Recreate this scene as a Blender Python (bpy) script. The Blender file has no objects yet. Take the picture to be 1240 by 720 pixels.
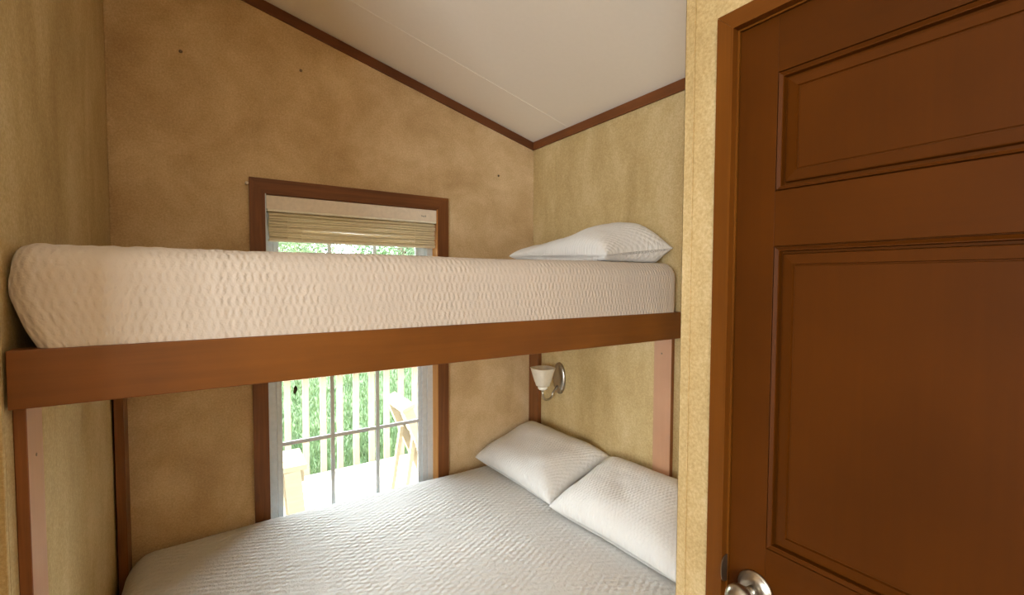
import bpy, bmesh, math, random
from mathutils import Vector, Matrix, noise
random.seed(7)
SC = bpy.context.scene
COL = SC.collection

# ------------------------------------------------------------------ camera
cam_d = bpy.data.cameras.new('camera')
cam = bpy.data.objects.new('camera', cam_d)
COL.objects.link(cam)
F_PX, YAW, PITCH, ROLL = 549.06, 0.5802, 0.0399, 0.0035
cam_d.sensor_fit = 'HORIZONTAL'
cam_d.sensor_width = 36.0
cam_d.lens = F_PX / 1240.0 * 36.0
cam_d.clip_start = 0.02
cam_d.clip_end = 500
fw = Vector((math.sin(YAW) * math.cos(PITCH), math.cos(YAW) * math.cos(PITCH), -math.sin(PITCH)))
rt = Vector((math.cos(YAW), -math.sin(YAW), 0))
up = rt.cross(fw)
r2 = math.cos(ROLL) * rt + math.sin(ROLL) * up
u2 = -math.sin(ROLL) * rt + math.cos(ROLL) * up
M = Matrix((r2, u2, -fw)).transposed().to_4x4()
M.translation = Vector((0, 0, 1.5))
cam.matrix_world = M
SC.camera = cam

# ------------------------------------------------------------------ world, sun, exposure
world = bpy.data.worlds.new('sky')
SC.world = world
world.use_nodes = True
wn = world.node_tree
wn.nodes.clear()
w_out = wn.nodes.new('ShaderNodeOutputWorld')
w_bg = wn.nodes.new('ShaderNodeBackground')
w_bg.inputs['Color'].default_value = (0.86, 0.94, 1.0, 1)
w_bg.inputs['Strength'].default_value = 15.0
wn.links.new(w_bg.outputs[0], w_out.inputs[0])

sun_d = bpy.data.lights.new('sun', 'SUN')
sun_d.energy = 30.0
sun_d.angle = math.radians(0.6)
sun_d.color = (1.0, 0.95, 0.86)
sun = bpy.data.objects.new('sun', sun_d)
COL.objects.link(sun)
sun.rotation_euler = Vector((0.74, -0.10, -0.66)).to_track_quat('-Z', 'Y').to_euler()

# warm daylight through the curtained window of the living room behind and left of the photographer
day_d = bpy.data.lights.new('curtain_daylight', 'AREA')
day_d.shape = 'RECTANGLE'
day_d.size, day_d.size_y = 1.75, 2.70
day_d.energy = 268
day_d.color = (0.89, 0.985, 1.04)
day = bpy.data.objects.new('curtain_daylight', day_d)
COL.objects.link(day)
day.location = (-3.50, -2.25, 1.40)
day.rotation_euler = (0, math.radians(-90), 0)

vs = SC.view_settings
vs.view_transform = 'Standard'
vs.look = 'None'
vs.gamma = 1.0
vs.use_curve_mapping = False
vs.exposure = 0.0
SC.cycles.use_denoising = True
SC.cycles.max_bounces = 10
SC.cycles.diffuse_bounces = 6
SC.cycles.transparent_max_bounces = 16
SC.cycles.caustics_reflective = False
SC.cycles.caustics_refractive = False
SC.cycles.sample_clamp_indirect = 4.0


# ------------------------------------------------------------------ materials
def srgb(r, g, b):
    def c(v):
        v /= 255.0
        return v / 12.92 if v <= 0.04045 else ((v + 0.055) / 1.055) ** 2.4
    return (c(r), c(g), c(b), 1.0)


class NT:
    """small node-tree writer"""
    def __init__(self, name):
        self.m = bpy.data.materials.new(name)
        self.m.use_nodes = True
        self.t = self.m.node_tree
        self.b = self.t.nodes['Principled BSDF']

    def n(self, kind, **kw):
        nd = self.t.nodes.new('ShaderNode' + kind)
        for k, v in kw.items():
            if k.startswith('_'):
                nd.inputs[k[1:].replace('_', ' ')].default_value = v
            else:
                setattr(nd, k, v)
        return nd

    def l(self, a, b):
        self.t.links.new(a, b)

    def math(self, op, a, b=None, c=None):
        nd = self.n('Math', operation=op)
        for i, v in enumerate((a, b, c)):
            if v is None:
                continue
            if isinstance(v, (int, float)):
                nd.inputs[i].default_value = v
            else:
                self.l(v, nd.inputs[i])
        return nd.outputs[0]

    def ramp(self, fac, stops):
        nd = self.n('ValToRGB')
        e = nd.color_ramp.elements
        while len(e) < len(stops):
            e.new(0.5)
        for i, (p, c) in enumerate(stops):
            e[i].position = p
            e[i].color = c
        self.l(fac, nd.inputs[0])
        return nd.outputs['Color']

    def bump(self, h, strength, dist):
        nd = self.n('Bump')
        nd.inputs['Strength'].default_value = strength
        nd.inputs['Distance'].default_value = dist
        self.l(h, nd.inputs['Height'])
        self.l(nd.outputs[0], self.b.inputs['Normal'])

    def coords(self, scale=(1, 1, 1), which='Object', rnd=True):
        tc = self.n('TexCoord')
        mp = self.n('Mapping')
        mp.inputs['Scale'].default_value = scale
        self.l(tc.outputs[which], mp.inputs['Vector'])
        if rnd:
            oi = self.n('ObjectInfo')
            cb = self.n('CombineXYZ')
            r = self.math('MULTIPLY', oi.outputs['Random'], 37.0)
            for i in range(3):
                self.l(r, cb.inputs[i])
            self.l(cb.outputs[0], mp.inputs['Location'])
        return mp.outputs[0]


def plain(name, col, rough=0.5, metal=0.0, spec=None, vary=0.90):
    k = NT(name)
    v = k.coords((60, 60, 60))
    nz = k.n('TexNoise', _Scale=1.0, _Detail=3.0)
    k.l(v, nz.inputs['Vector'])
    d = tuple(c * vary for c in col[:3]) + (1,)
    k.l(k.ramp(nz.outputs['Fac'], [(0.3, d), (0.7, col)]), k.b.inputs['Base Color'])
    k.b.inputs['Roughness'].default_value = rough
    k.b.inputs['Metallic'].default_value = metal
    if spec is not None:
        k.b.inputs['Specular IOR Level'].default_value = spec
    return k.m


def wood(name, dark, light, axis='x', rough=0.42, grain=1.0, streak=60, spec=0.35):
    k = NT(name)
    sc = {'x': (2.5, streak, streak), 'y': (streak, 2.5, streak), 'z': (streak, streak, 2.5)}[axis]
    v = k.coords(sc)
    n1 = k.n('TexNoise', _Scale=1.0, _Detail=6.0, _Roughness=0.6, _Distortion=0.6)
    k.l(v, n1.inputs['Vector'])
    v2 = k.coords((3, 3, 3))
    n2 = k.n('TexNoise', _Scale=1.2, _Detail=3.0)
    k.l(v2, n2.inputs['Vector'])
    f = k.math('ADD', k.math('MULTIPLY', n1.outputs['Fac'], 0.65 * grain),
               k.math('MULTIPLY', n2.outputs['Fac'], 1.0 - 0.65 * grain))
    k.l(k.ramp(f, [(0.30, dark), (0.70, light)]), k.b.inputs['Base Color'])
    k.b.inputs['Roughness'].default_value = rough
    k.b.inputs['Specular IOR Level'].default_value = spec
    k.bump(n1.outputs['Fac'], 0.12 * grain, 0.002)
    return k.m


def wallpaper(name, dark, mid, light, streak=1.0):
    k = NT(name)
    v = k.coords((1, 1, 1), rnd=False)
    n1 = k.n('TexNoise', _Scale=4.4, _Detail=5.0, _Roughness=0.62, _Distortion=0.25)
    vs_ = k.coords((1, 1, 1.0 / streak), rnd=False)
    k.l(vs_, n1.inputs['Vector'])
    n2 = k.n('TexNoise', _Scale=150.0, _Detail=4.0, _Roughness=0.75)
    k.l(v, n2.inputs['Vector'])
    n3 = k.n('TexNoise', _Scale=330.0, _Detail=2.0)
    k.l(v, n3.inputs['Vector'])
    f = k.math('ADD', k.math('MULTIPLY', n1.outputs['Fac'], 0.52), k.math('MULTIPLY', n2.outputs['Fac'], 0.48))
    k.l(k.ramp(f, [(0.36, dark), (0.50, mid), (0.64, light)]), k.b.inputs['Base Color'])
    k.b.inputs['Roughness'].default_value = 0.72
    k.b.inputs['Specular IOR Level'].default_value = 0.25
    k.bump(k.math('ADD', n2.outputs['Fac'], k.math('MULTIPLY', n3.outputs['Fac'], 0.6)), 0.30, 0.0016)
    return k.m


def quilt(name, col, pu, pv, strength, dist, wob=0.22):
    """woven quilt: a lattice of stitched lozenges on the cloth's own UV (metres)"""
    k = NT(name)
    uv = k.n('UVMap')
    uv.uv_map = 'UVMap'
    nz = k.n('TexNoise', _Scale=34.0, _Detail=4.0, _Roughness=0.65)
    k.l(uv.outputs[0], nz.inputs['Vector'])
    sp = k.n('SeparateXYZ')
    k.l(uv.outputs[0], sp.inputs[0])
    w = k.math('MULTIPLY', k.math('SUBTRACT', nz.outputs['Fac'], 0.5), wob * 12)
    u = k.math('MULTIPLY', sp.outputs[0], 2 * math.pi / pu)
    vv = k.math('MULTIPLY', sp.outputs[1], 2 * math.pi / pv)
    a = k.math('COSINE', k.math('ADD', k.math('ADD', u, vv), w))
    b = k.math('COSINE', k.math('ADD', k.math('SUBTRACT', u, vv), w))
    h = k.math('MULTIPLY', k.math('ADD', a, b), 0.25)
    n2 = k.n('TexNoise', _Scale=210.0, _Detail=3.0)
    k.l(uv.outputs[0], n2.inputs['Vector'])
    n3 = k.n('TexNoise', _Scale=6.0, _Detail=3.0)
    k.l(uv.outputs[0], n3.inputs['Vector'])
    fade = k.n('MapRange')
    fade.inputs[1].default_value = 0.35
    fade.inputs[2].default_value = 0.62
    fade.inputs[3].default_value = 0.30
    k.l(n3.outputs['Fac'], fade.inputs[0])
    h = k.math('MULTIPLY', h, fade.outputs[0])
    n4 = k.n('TexNoise', _Scale=75.0, _Detail=2.0, _Distortion=0.8)
    k.l(uv.outputs[0], n4.inputs['Vector'])
    h = k.math('ADD', h, k.math('MULTIPLY', n4.outputs['Fac'], 0.55))
    h = k.math('ADD', h, k.math('MULTIPLY', n2.outputs['Fac'], 0.30))
    d = tuple(c * 0.93 for c in col[:3]) + (1,)
    k.l(k.ramp(n3.outputs['Fac'], [(0.3, d), (0.7, col)]), k.b.inputs['Base Color'])
    k.b.inputs['Roughness'].default_value = 0.9
    k.b.inputs['Specular IOR Level'].default_value = 0.12
    k.b.inputs['Sheen Weight'].default_value = 0.15
    k.bump(h, strength, dist)
    return k.m


def glass_mat():
    k = NT('clear_glass')
    out = k.t.nodes['Material Output']
    tr = k.n('BsdfTransparent')
    tr.inputs[0].default_value = (0.97, 0.985, 0.98, 1)
    gl = k.n('BsdfGlossy')
    gl.inputs['Roughness'].default_value = 0.02
    fr = k.n('Fresnel')
    fr.inputs[0].default_value = 1.3
    mx = k.n('MixShader')
    k.l(fr.outputs[0], mx.inputs[0])
    k.l(tr.outputs[0], mx.inputs[1])
    k.l(gl.outputs[0], mx.inputs[2])
    k.l(mx.outputs[0], out.inputs['Surface'])
    return k.m


def leaf_mat(name, dark, light, sc=0.8):
    k = NT(name)
    v = k.coords((sc, sc, sc), rnd=False)
    nz = k.n('TexNoise', _Scale=2.0, _Detail=5.0, _Roughness=0.7)
    k.l(v, nz.inputs['Vector'])
    c = k.ramp(nz.outputs['Fac'], [(0.35, dark), (0.65, light)])
    k.l(c, k.b.inputs['Base Color'])
    k.b.inputs['Roughness'].default_value = 0.55
    tl = k.n('BsdfTranslucent')
    k.l(c, tl.inputs[0])
    mx = k.n('MixShader')
    mx.inputs[0].default_value = 0.4
    out = k.t.nodes['Material Output']
    k.l(k.b.outputs[0], mx.inputs[1])
    k.l(tl.outputs[0], mx.inputs[2])
    k.l(mx.outputs[0], out.inputs['Surface'])
    return k.m


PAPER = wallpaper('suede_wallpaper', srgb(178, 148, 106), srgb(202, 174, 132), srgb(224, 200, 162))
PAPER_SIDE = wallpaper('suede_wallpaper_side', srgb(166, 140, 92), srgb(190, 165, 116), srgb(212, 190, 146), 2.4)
W_D, W_L = srgb(98, 56, 18), srgb(128, 76, 26)
WOOD_X = wood('stained_wood_x', W_D, W_L, 'x', grain=0.55)
WOOD_Y = wood('stained_wood_y', W_D, W_L, 'y', grain=0.55)
WOOD_Z = wood('stained_wood_z', srgb(100, 58, 26), srgb(142, 88, 46), 'z')
CASE_X = wood('casing_wood_x', srgb(86, 48, 20), srgb(136, 84, 42), 'x', rough=0.5)
CASE_Z = wood('casing_wood_z', srgb(86, 48, 20), srgb(136, 84, 42), 'z', rough=0.5)
TRIM = wood('ceiling_trim_wood', srgb(84, 46, 20), srgb(116, 68, 34), 'x', rough=0.5, grain=0.6)
POST_LIT = wood('post_lit_face_wood', srgb(168, 122, 92), srgb(190, 146, 114), 'z', rough=0.35, grain=0.4)  # wide faces of the front posts: window light and sheen put into the colour
BOUNCE_PLY = wood('bounce_plywood', srgb(214, 186, 146), srgb(232, 206, 168), 'x', rough=0.6)  # unseen bunk platform, made pale to bounce light onto the walls below
JAMB_LIT = wood('sunlit_jamb_wood', srgb(190, 128, 62), srgb(222, 164, 96), 'z', rough=0.5)  # sunlight on the right jamb is put into this wood colour
DOOR_Z = wood('door_wood_z', srgb(68, 33, 2), srgb(82, 41, 3), 'z', rough=0.45, grain=0.35, spec=0.12)
DOOR_Y = wood('door_wood_y', srgb(68, 33, 2), srgb(82, 41, 3), 'y', rough=0.45, grain=0.35, spec=0.12)
QUILT_A = quilt('white_quilt_cloth', srgb(216, 214, 210), 0.050, 0.024, 0.9, 0.0055, 0.35)
QUILT_B = quilt('bunk_quilt_cloth', srgb(203, 191, 178), 0.015, 0.052, 0.7, 0.0030, 0.6)
SHAM = quilt('pillow_sham_cloth', srgb(226, 223, 218), 0.015, 0.032, 0.75, 0.0035, 0.5)
VINYL = plain('white_vinyl', srgb(226, 234, 242), 0.4)
BLIND = plain('beige_blind_slat', srgb(238, 224, 194), 0.45)
VAL = plain('taupe_blind_head', srgb(240, 228, 212), 0.5)
CREAM = plain('cream_blind_rail', srgb(252, 247, 230), 0.45)
CEIL = plain('white_ceiling_panel', srgb(246, 240, 230), 0.8, spec=0.15, vary=0.985)
NICKEL = plain('brushed_nickel', srgb(186, 180, 170), 0.28, 1.0)
DARKM = plain('dark_bronze', srgb(126, 110, 92), 0.35, 0.8)
BLACK = plain('dark_gap', srgb(26, 16, 10), 0.8)
SHADE = plain('frosted_glass', srgb(226, 216, 196), 0.35)
FLOORM = wood('floor_vinyl_plank', srgb(120, 92, 62), srgb(160, 128, 92), 'y', rough=0.5)
GLASS = glass_mat()
DECKW = wood('weathered_deck_wood', srgb(168, 160, 150), srgb(190, 184, 174), 'y', rough=0.8, spec=0.2)
RAILW = wood('pale_rail_wood', srgb(150, 132, 114), srgb(170, 152, 134), 'z', rough=0.8, spec=0.2)
CHAIRW = wood('pale_chair_wood', srgb(134, 124, 106), srgb(152, 142, 124), 'x', rough=0.8, spec=0.2)
BARK = plain('tree_bark', srgb(120, 104, 86), 0.9)
LEAF1 = leaf_mat('leaf_pale', srgb(62, 84, 50), srgb(116, 134, 90))
LEAF2 = leaf_mat('leaf_mid', srgb(52, 80, 46), srgb(98, 122, 76))
GRASS = leaf_mat('lawn_grass', srgb(52, 72, 44), srgb(74, 92, 58), 1.6)
BLADE = leaf_mat('grass_blade', srgb(58, 78, 48), srgb(82, 100, 64), 1.2)
SIDING = plain('cream_siding', srgb(222, 214, 198), 0.7)
NAILM = plain('nail_metal', srgb(120, 100, 80), 0.4, 0.7)
HOOK = plain('white_plastic', srgb(226, 214, 200), 0.5)
DARKLEAF = plain('dark_dry_leaf', srgb(58, 46, 22), 0.8)


# ------------------------------------------------------------------ mesh helpers
def link(name, me, mat, parent=None):
    o = bpy.data.objects.new(name, me)
    COL.objects.link(o)
    if mat is not None:
        for m in (mat if isinstance(mat, (list, tuple)) else [mat]):
            me.materials.append(m)
    if parent is not None:
        o.parent = parent
        o.matrix_parent_inverse = Matrix.Translation(-Vector(parent.get('base', (0, 0, 0))))
    return o


def mesh(name, verts, faces, mat, parent=None, smooth=False, uvs=None):
    me = bpy.data.meshes.new(name)
    me.from_pydata([tuple(v) for v in verts], [], faces)
    if uvs is not None:
        ly = me.uv_layers.new(name='UVMap')
        li = [0] * len(me.loops)
        me.loops.foreach_get('vertex_index', li)
        flat = []
        for i in li:
            flat += uvs[i]
        ly.data.foreach_set('uv', flat)
    if smooth:
        me.polygons.foreach_set('use_smooth', [True] * len(me.polygons))
    me.update()
    return link(name, me, mat, parent)


def from_bm(name, bm, mat, parent=None, smooth=False):
    me = bpy.data.meshes.new(name)
    bmesh.ops.recalc_face_normals(bm, faces=bm.faces[:])
    bm.to_mesh(me)
    bm.free()
    if smooth:
        me.polygons.foreach_set('use_smooth', [True] * len(me.polygons))
    return link(name, me, mat, parent)


def add_box(bm, lo, hi, bevel=0.0, rot=None, pivot=None, seg=1):
    c = [(a + b) / 2 for a, b in zip(lo, hi)]
    s = [abs(b - a) for a, b in zip(lo, hi)]
    r = bmesh.ops.create_cube(bm, size=1.0)
    vs_ = r['verts']
    for v in vs_:
        v.co = Vector((c[0] + v.co.x * s[0], c[1] + v.co.y * s[1], c[2] + v.co.z * s[2]))
    if bevel > 0:
        es = list({e for v in vs_ for e in v.link_edges})
        rr = bmesh.ops.bevel(bm, geom=es, offset=bevel, segments=seg, affect='EDGES', profile=0.5)
        vs_ = list({v for f in rr['faces'] for v in f.verts} | {v for v in vs_ if v.is_valid})
    if rot is not None:
        pv = Vector(pivot if pivot else c)
        for v in vs_:
            v.co = pv + rot @ (v.co - pv)
    return vs_


def box(name, lo, hi, mat, parent=None, bevel=0.0, rot=None, pivot=None, seg=1):
    bm = bmesh.new()
    add_box(bm, lo, hi, bevel, rot, pivot, seg)
    return from_bm(name, bm, mat, parent)


def prism(name, pts, axis, a, b, mat, parent=None):
    """polygon pts in the two other axes, extruded along axis from a to b"""
    def P(p, t):
        return {'x': (t, p[0], p[1]), 'y': (p[0], t, p[1]), 'z': (p[0], p[1], t)}[axis]
    bm = bmesh.new()
    v0 = [bm.verts.new(P(p, a)) for p in pts]
    v1 = [bm.verts.new(P(p, b)) for p in pts]
    n = len(pts)
    bm.faces.new(v0)
    bm.faces.new(v1[::-1])
    for i in range(n):
        bm.faces.new((v0[i], v0[(i + 1) % n], v1[(i + 1) % n], v1[i]))
    return from_bm(name, bm, mat, parent)


def add_tube(bm, pts, rad, seg=10, cap=True):
    pts = [Vector(p) for p in pts]
    rads = rad if isinstance(rad, (list, tuple)) else [rad] * len(pts)
    rings = []
    prev = None
    for i, p in enumerate(pts):
        t = (pts[min(i + 1, len(pts) - 1)] - pts[max(i - 1, 0)]).normalized()
        if prev is None:
            a = Vector((0, 0, 1)) if abs(t.z) < 0.9 else Vector((1, 0, 0))
            s = t.cross(a).normalized()
        else:
            s = (prev - t * prev.dot(t)).normalized()
        prev = s
        q = t.cross(s)
        rings.append([bm.verts.new(p + rads[i] * (math.cos(2 * math.pi * j / seg) * s + math.sin(2 * math.pi * j / seg) * q))
                      for j in range(seg)])
    for i in range(len(rings) - 1):
        for j in range(seg):
            bm.faces.new((rings[i][j], rings[i][(j + 1) % seg], rings[i + 1][(j + 1) % seg], rings[i + 1][j]))
    if cap:
        bm.faces.new(rings[0][::-1])
        bm.faces.new(rings[-1])


def tube(name, pts, rad, mat, parent=None, seg=10):
    bm = bmesh.new()
    add_tube(bm, pts, rad, seg)
    return from_bm(name, bm, mat, parent, True)


def lathe(name, prof, mat, parent=None, at=(0, 0, 0), axis=(0, 0, 1), seg=32, power=2.0, scale2=1.0):
    """profile (radius, height) turned about axis; power>2 squares the section, scale2 stretches it"""
    ax = Vector(axis).normalized()
    q = ax.to_track_quat('Z', 'Y')
    at = Vector(at)
    bm = bmesh.new()
    rings = []
    for r, h in prof:
        ring = []
        for j in range(seg):
            t = 2 * math.pi * j / seg
            c, s = math.cos(t), math.sin(t)
            k = (abs(c) ** power + abs(s) ** power) ** (-1.0 / power)
            ring.append(bm.verts.new(at + q @ Vector((r * k * c, r * k * s * scale2, h))))
        rings.append(ring)
    for i in range(len(rings) - 1):
        for j in range(seg):
            bm.faces.new((rings[i][j], rings[i][(j + 1) % seg], rings[i + 1][(j + 1) % seg], rings[i + 1][j]))
    bm.faces.new(rings[0][::-1])
    bm.faces.new(rings[-1])
    return from_bm(name, bm, mat, parent, True)


def root(name, loc, label=None, cat=None, group=None, kind=None):
    o = bpy.data.objects.new(name, None)
    o.empty_display_size = 0.05
    COL.objects.link(o)
    o.location = loc
    o['base'] = tuple(float(c) for c in loc)
    tag(o, label, cat, group, kind)
    return o


def tag(o, label=None, cat=None, group=None, kind=None):
    for k, v in (('label', label), ('category', cat), ('group', group), ('kind', kind)):
        if v:
            o[k] = v
    return o


def struct(o, label=None, cat=None):
    return tag(o, label, cat, None, 'structure')


# ------------------------------------------------------------------ room geometry (metres)
XL, XR, YB = -0.3165, 1.590, 2.200          # alcove left, right, back planes
XD, YE = 0.865, 0.630                      # door wall plane and its end at the alcove
YR, XF = -4.20, -3.65                      # rear wall, far left wall
YW = 0.93                                  # unseen end of the alcove's left wall, set forward to shade the mattress
XP = -1.45                                 # ridge of the roof
SL = 0.255                                 # ceiling slope


def ceil_z(x):
    return 2.305 + (XR - x) * SL


# floor and ceiling
struct(box('floor', (XF - 0.1, YR - 0.1, -0.06), (XR + 0.1, YB + 0.1, 0.0), FLOORM), 'brown plank floor running from the living room to the bunks', 'floor')
x0, x1 = XL - 0.1, XR + 0.1


def roof_z(x):
    return ceil_z(x) if x > XP else ceil_z(2 * XP - x)


ceiling = root('ceiling', (0.6, 0.3, 2.5), 'off white panelled ceiling sloping up to the left', 'ceiling', kind='structure')
for k, (ya, yb) in enumerate(((YR - 0.1, -0.5425), (-0.5415, 0.6675), (0.6685, 1.8785), (1.8795, YB + 0.1))):
    xa = XP if k < 3 else x0
    prism('ceiling_panel', [(xa, ceil_z(xa)), (x1, ceil_z(x1)), (x1, ceil_z(x1) + 0.05), (xa, ceil_z(xa) + 0.05)], 'y', ya, yb, CEIL, ceiling)
    if k < 3:
        yb = min(yb, 1.10)
        prism('ceiling_panel', [(XF - .1, roof_z(XF - .1)), (XP - .001, ceil_z(XP)), (XP - .001, ceil_z(XP) + 0.05), (XF - .1, roof_z(XF - .1) + 0.05)], 'y', ya, yb, CEIL, ceiling)
for y in (-0.542, 0.668, 1.879):
    xa = XP if y < 1 else x0
    prism('ceiling_seam', [(xa, ceil_z(xa) - 0.0010), (x1, ceil_z(x1) - 0.0010), (x1, ceil_z(x1) - 0.0001), (xa, ceil_z(xa) - 0.0001)], 'y', y - 0.003, y + 0.003, CEIL, ceiling)

# back wall with the window opening
WX0, WX1, WZ0, WZ1 = 0.184, 0.9722, 0.30, 1.8607
T = 0.10
bm = bmesh.new()
g = [x0, WX0, WX1, x1]


def wall_quadprism(bm, xa, xb, za0, za1, zb0, zb1, ya, yb):
    v = [bm.verts.new(p) for p in ((xa, ya, za0), (xb, ya, zb0), (xb, ya, zb1), (xa, ya, za1),
                                   (xa, yb, za0), (xb, yb, zb0), (xb, yb, zb1), (xa, yb, za1))]
    for f in ((0, 1, 2, 3), (5, 4, 7, 6), (0, 4, 5, 1), (1, 5, 6, 2), (2, 6, 7, 3), (3, 7, 4, 0)):
        bm.faces.new([v[i] for i in f])


e = -0.002
wall_quadprism(bm, XL, WX0, 0.0, ceil_z(XL) + e, 0.0, ceil_z(WX0) + e, YB, YB + T)
wall_quadprism(bm, WX1, XR, 0.0, ceil_z(WX1) + e, 0.0, ceil_z(XR) + e, YB, YB + T)
wall_quadprism(bm, WX0, WX1, 0.0, WZ0, 0.0, WZ0, YB, YB + T)
wall_quadprism(bm, WX0, WX1, WZ1, ceil_z(WX0) + e, WZ1, ceil_z(WX1) + e, YB, YB + T)
struct(from_bm('wall_back', bm, PAPER), 'tan suede papered gable wall holding the window', 'wall')

# side walls
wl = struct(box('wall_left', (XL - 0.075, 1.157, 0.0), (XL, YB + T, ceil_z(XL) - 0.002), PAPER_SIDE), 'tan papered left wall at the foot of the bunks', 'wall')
box('wall_end', (XL - 0.105, YW, 0.0), (XL - 0.033, 1.1566, ceil_z(XL - .033) - 0.004), PAPER_SIDE, wl)  # its unseen length is shaped to shade the left part of the mattress
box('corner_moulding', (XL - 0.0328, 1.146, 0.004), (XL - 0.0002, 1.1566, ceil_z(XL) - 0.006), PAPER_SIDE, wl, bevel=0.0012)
bm = bmesh.new()
wall_quadprism(bm, XF, XP, 0, roof_z(XF) + e, 0, roof_z(XP) + e, YW, YW + .075)
wall_quadprism(bm, XP, XL - .106, 0, ceil_z(XP) + e, 0, ceil_z(XL - .106) + e, YW, YW + .075)
struct(from_bm('wall_living_room', bm, PAPER), 'tan papered living room wall left of the bunk alcove', 'wall')
LWY0, LWY1, LWZ0, LWZ1 = -3.61, -0.89, 0.52, 2.28
bm = bmesh.new()
add_box(bm, (XF - .08, YR, 0), (XF, LWY0, roof_z(XF) - .002))
add_box(bm, (XF - .08, LWY1, 0), (XF, YW + .075, roof_z(XF) - .002))
add_box(bm, (XF - .08, LWY0, 0), (XF, LWY1, LWZ0))
add_box(bm, (XF - .08, LWY0, LWZ1), (XF, LWY1, roof_z(XF) - .002))
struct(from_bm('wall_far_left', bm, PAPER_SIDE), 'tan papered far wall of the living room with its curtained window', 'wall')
win2 = root('window_2', (XF, -2.25, LWZ0), 'curtained living room window in the far left wall', 'window', kind='structure')
for nm, ya, yb, za, zb in (('casing', LWY0 - .055, LWY0, LWZ0 - .055, LWZ1 + .055), ('casing', LWY1, LWY1 + .055, LWZ0 - .055, LWZ1 + .055),
                           ('casing', LWY0 + .0003, LWY1 - .0003, LWZ1, LWZ1 + .055), ('casing', LWY0 + .0003, LWY1 - .0003, LWZ0 - .055, LWZ0)):
    box(nm, (XF + 0.0003, ya, za), (XF + 0.013, yb, zb), CASE_Z, win2, bevel=.001)
verts, faces = [], []
nc = 120
for i in range(nc + 1):
    yy = LWY0 - .02 + (LWY1 - LWY0 + .04) * i / nc
    dx = .018 * math.sin(i * .9) + .006 * math.sin(i * 2.3)
    for zz in (LWZ0 - .04, LWZ1 + .03):
        verts.append((XF + .060 + dx, yy, zz))
for i in range(nc):
    faces.append((2 * i, 2 * i + 1, 2 * i + 3, 2 * i + 2))
CURT = plain('cream_curtain', srgb(236, 222, 196), 0.9, spec=0.1)
cur = mesh('curtain', verts, faces, CURT, win2, True)
md = cur.modifiers.new('thick', 'SOLIDIFY')
md.thickness = .002
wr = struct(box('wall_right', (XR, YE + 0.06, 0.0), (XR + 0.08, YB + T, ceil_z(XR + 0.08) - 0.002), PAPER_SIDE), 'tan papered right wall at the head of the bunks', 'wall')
box('panel_seam', (XR - 0.0022, 1.984, 0.02), (XR - 0.0002, 1.992, 2.255), PAPER_SIDE, wr, bevel=0.0008)

# door wall: boxes round the doorway, and its return to the alcove's right wall
DY0, DY1, DZ1 = -0.254, 0.518, 1.9885       # doorway
bm = bmesh.new()
TW = 0.07
for (ya, yb, za, zb) in ((YR, DY0, 0.0, None), (DY1, YE, 0.0, None), (DY0, DY1, DZ1, None)):
    zt = ceil_z(XD) - 0.020
    v = [bm.verts.new(p) for p in ((XD, ya, za), (XD, yb, za), (XD, yb, zt + 0.018), (XD, ya, zt + 0.018),
                                   (XD + TW, ya, za), (XD + TW, yb, za), (XD + TW, yb, zt), (XD + TW, ya, zt))]
    for f in ((0, 1, 2, 3), (5, 4, 7, 6), (0, 4, 5, 1), (1, 5, 6, 2), (2, 6, 7, 3), (3, 7, 4, 0)):
        bm.faces.new([v[i] for i in f])
wd = struct(from_bm('wall_door', bm, PAPER_SIDE), 'tan papered wall around the panelled door', 'wall')
box('corner_moulding', (XD - 0.0035, YE - 0.0185, 0.01), (XD - 0.0002, YE + 0.0035, ceil_z(XD) - 0.01), PAPER_SIDE, wd, bevel=0.0012)
box('corner_moulding', (XD - 0.0035, YE + 0.0004, 0.01), (XD + 0.02, YE + 0.0035, ceil_z(XD + 0.02) - 0.01), PAPER_SIDE, wd, bevel=0.0012)
box('moulding_lip', (XD - 0.0052, YE - 0.0205, 0.01), (XD - 0.0002, YE - 0.0182, ceil_z(XD) - 0.01), PAPER_SIDE, wd, bevel=0.0008)
bm = bmesh.new()
wall_quadprism(bm, XD + TW, XR + 0.08, 0.0, ceil_z(XD + TW) + e - .003, 0.0, ceil_z(XR + .08) + e, YE - 0.06, YE)
struct(from_bm('wall_return', bm, PAPER), 'short papered wall closing the alcove behind the door wall', 'wall')

# rear wall of the living room
bm = bmesh.new()
wall_quadprism(bm, XF, XP, 0, roof_z(XF) + e, 0, roof_z(XP) + e, YR - 0.08, YR)
wall_quadprism(bm, XP, XD, 0, ceil_z(XP) + e, 0, ceil_z(XD) + e, YR - 0.08, YR)
struct(from_bm('wall_rear', bm, PAPER), 'tan papered living room wall behind the photographer', 'wall')

# corner mouldings, thin papered strips
struct(box('trim_1', (XL + 0.0002, YB - 0.0032, 0.02), (XL + 0.0060, YB - 0.0002, ceil_z(XL) - 0.055), PAPER, None, bevel=0.0012), 'thin papered moulding strip in the left corner', 'trim')
struct(box('trim_2', (XR - 0.0060, YB - 0.0032, 0.02), (XR - 0.0002, YB - 0.0002, ceil_z(XR) - 0.050), PAPER, None, bevel=0.0012), 'thin papered moulding strip in the right corner', 'trim')

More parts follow.
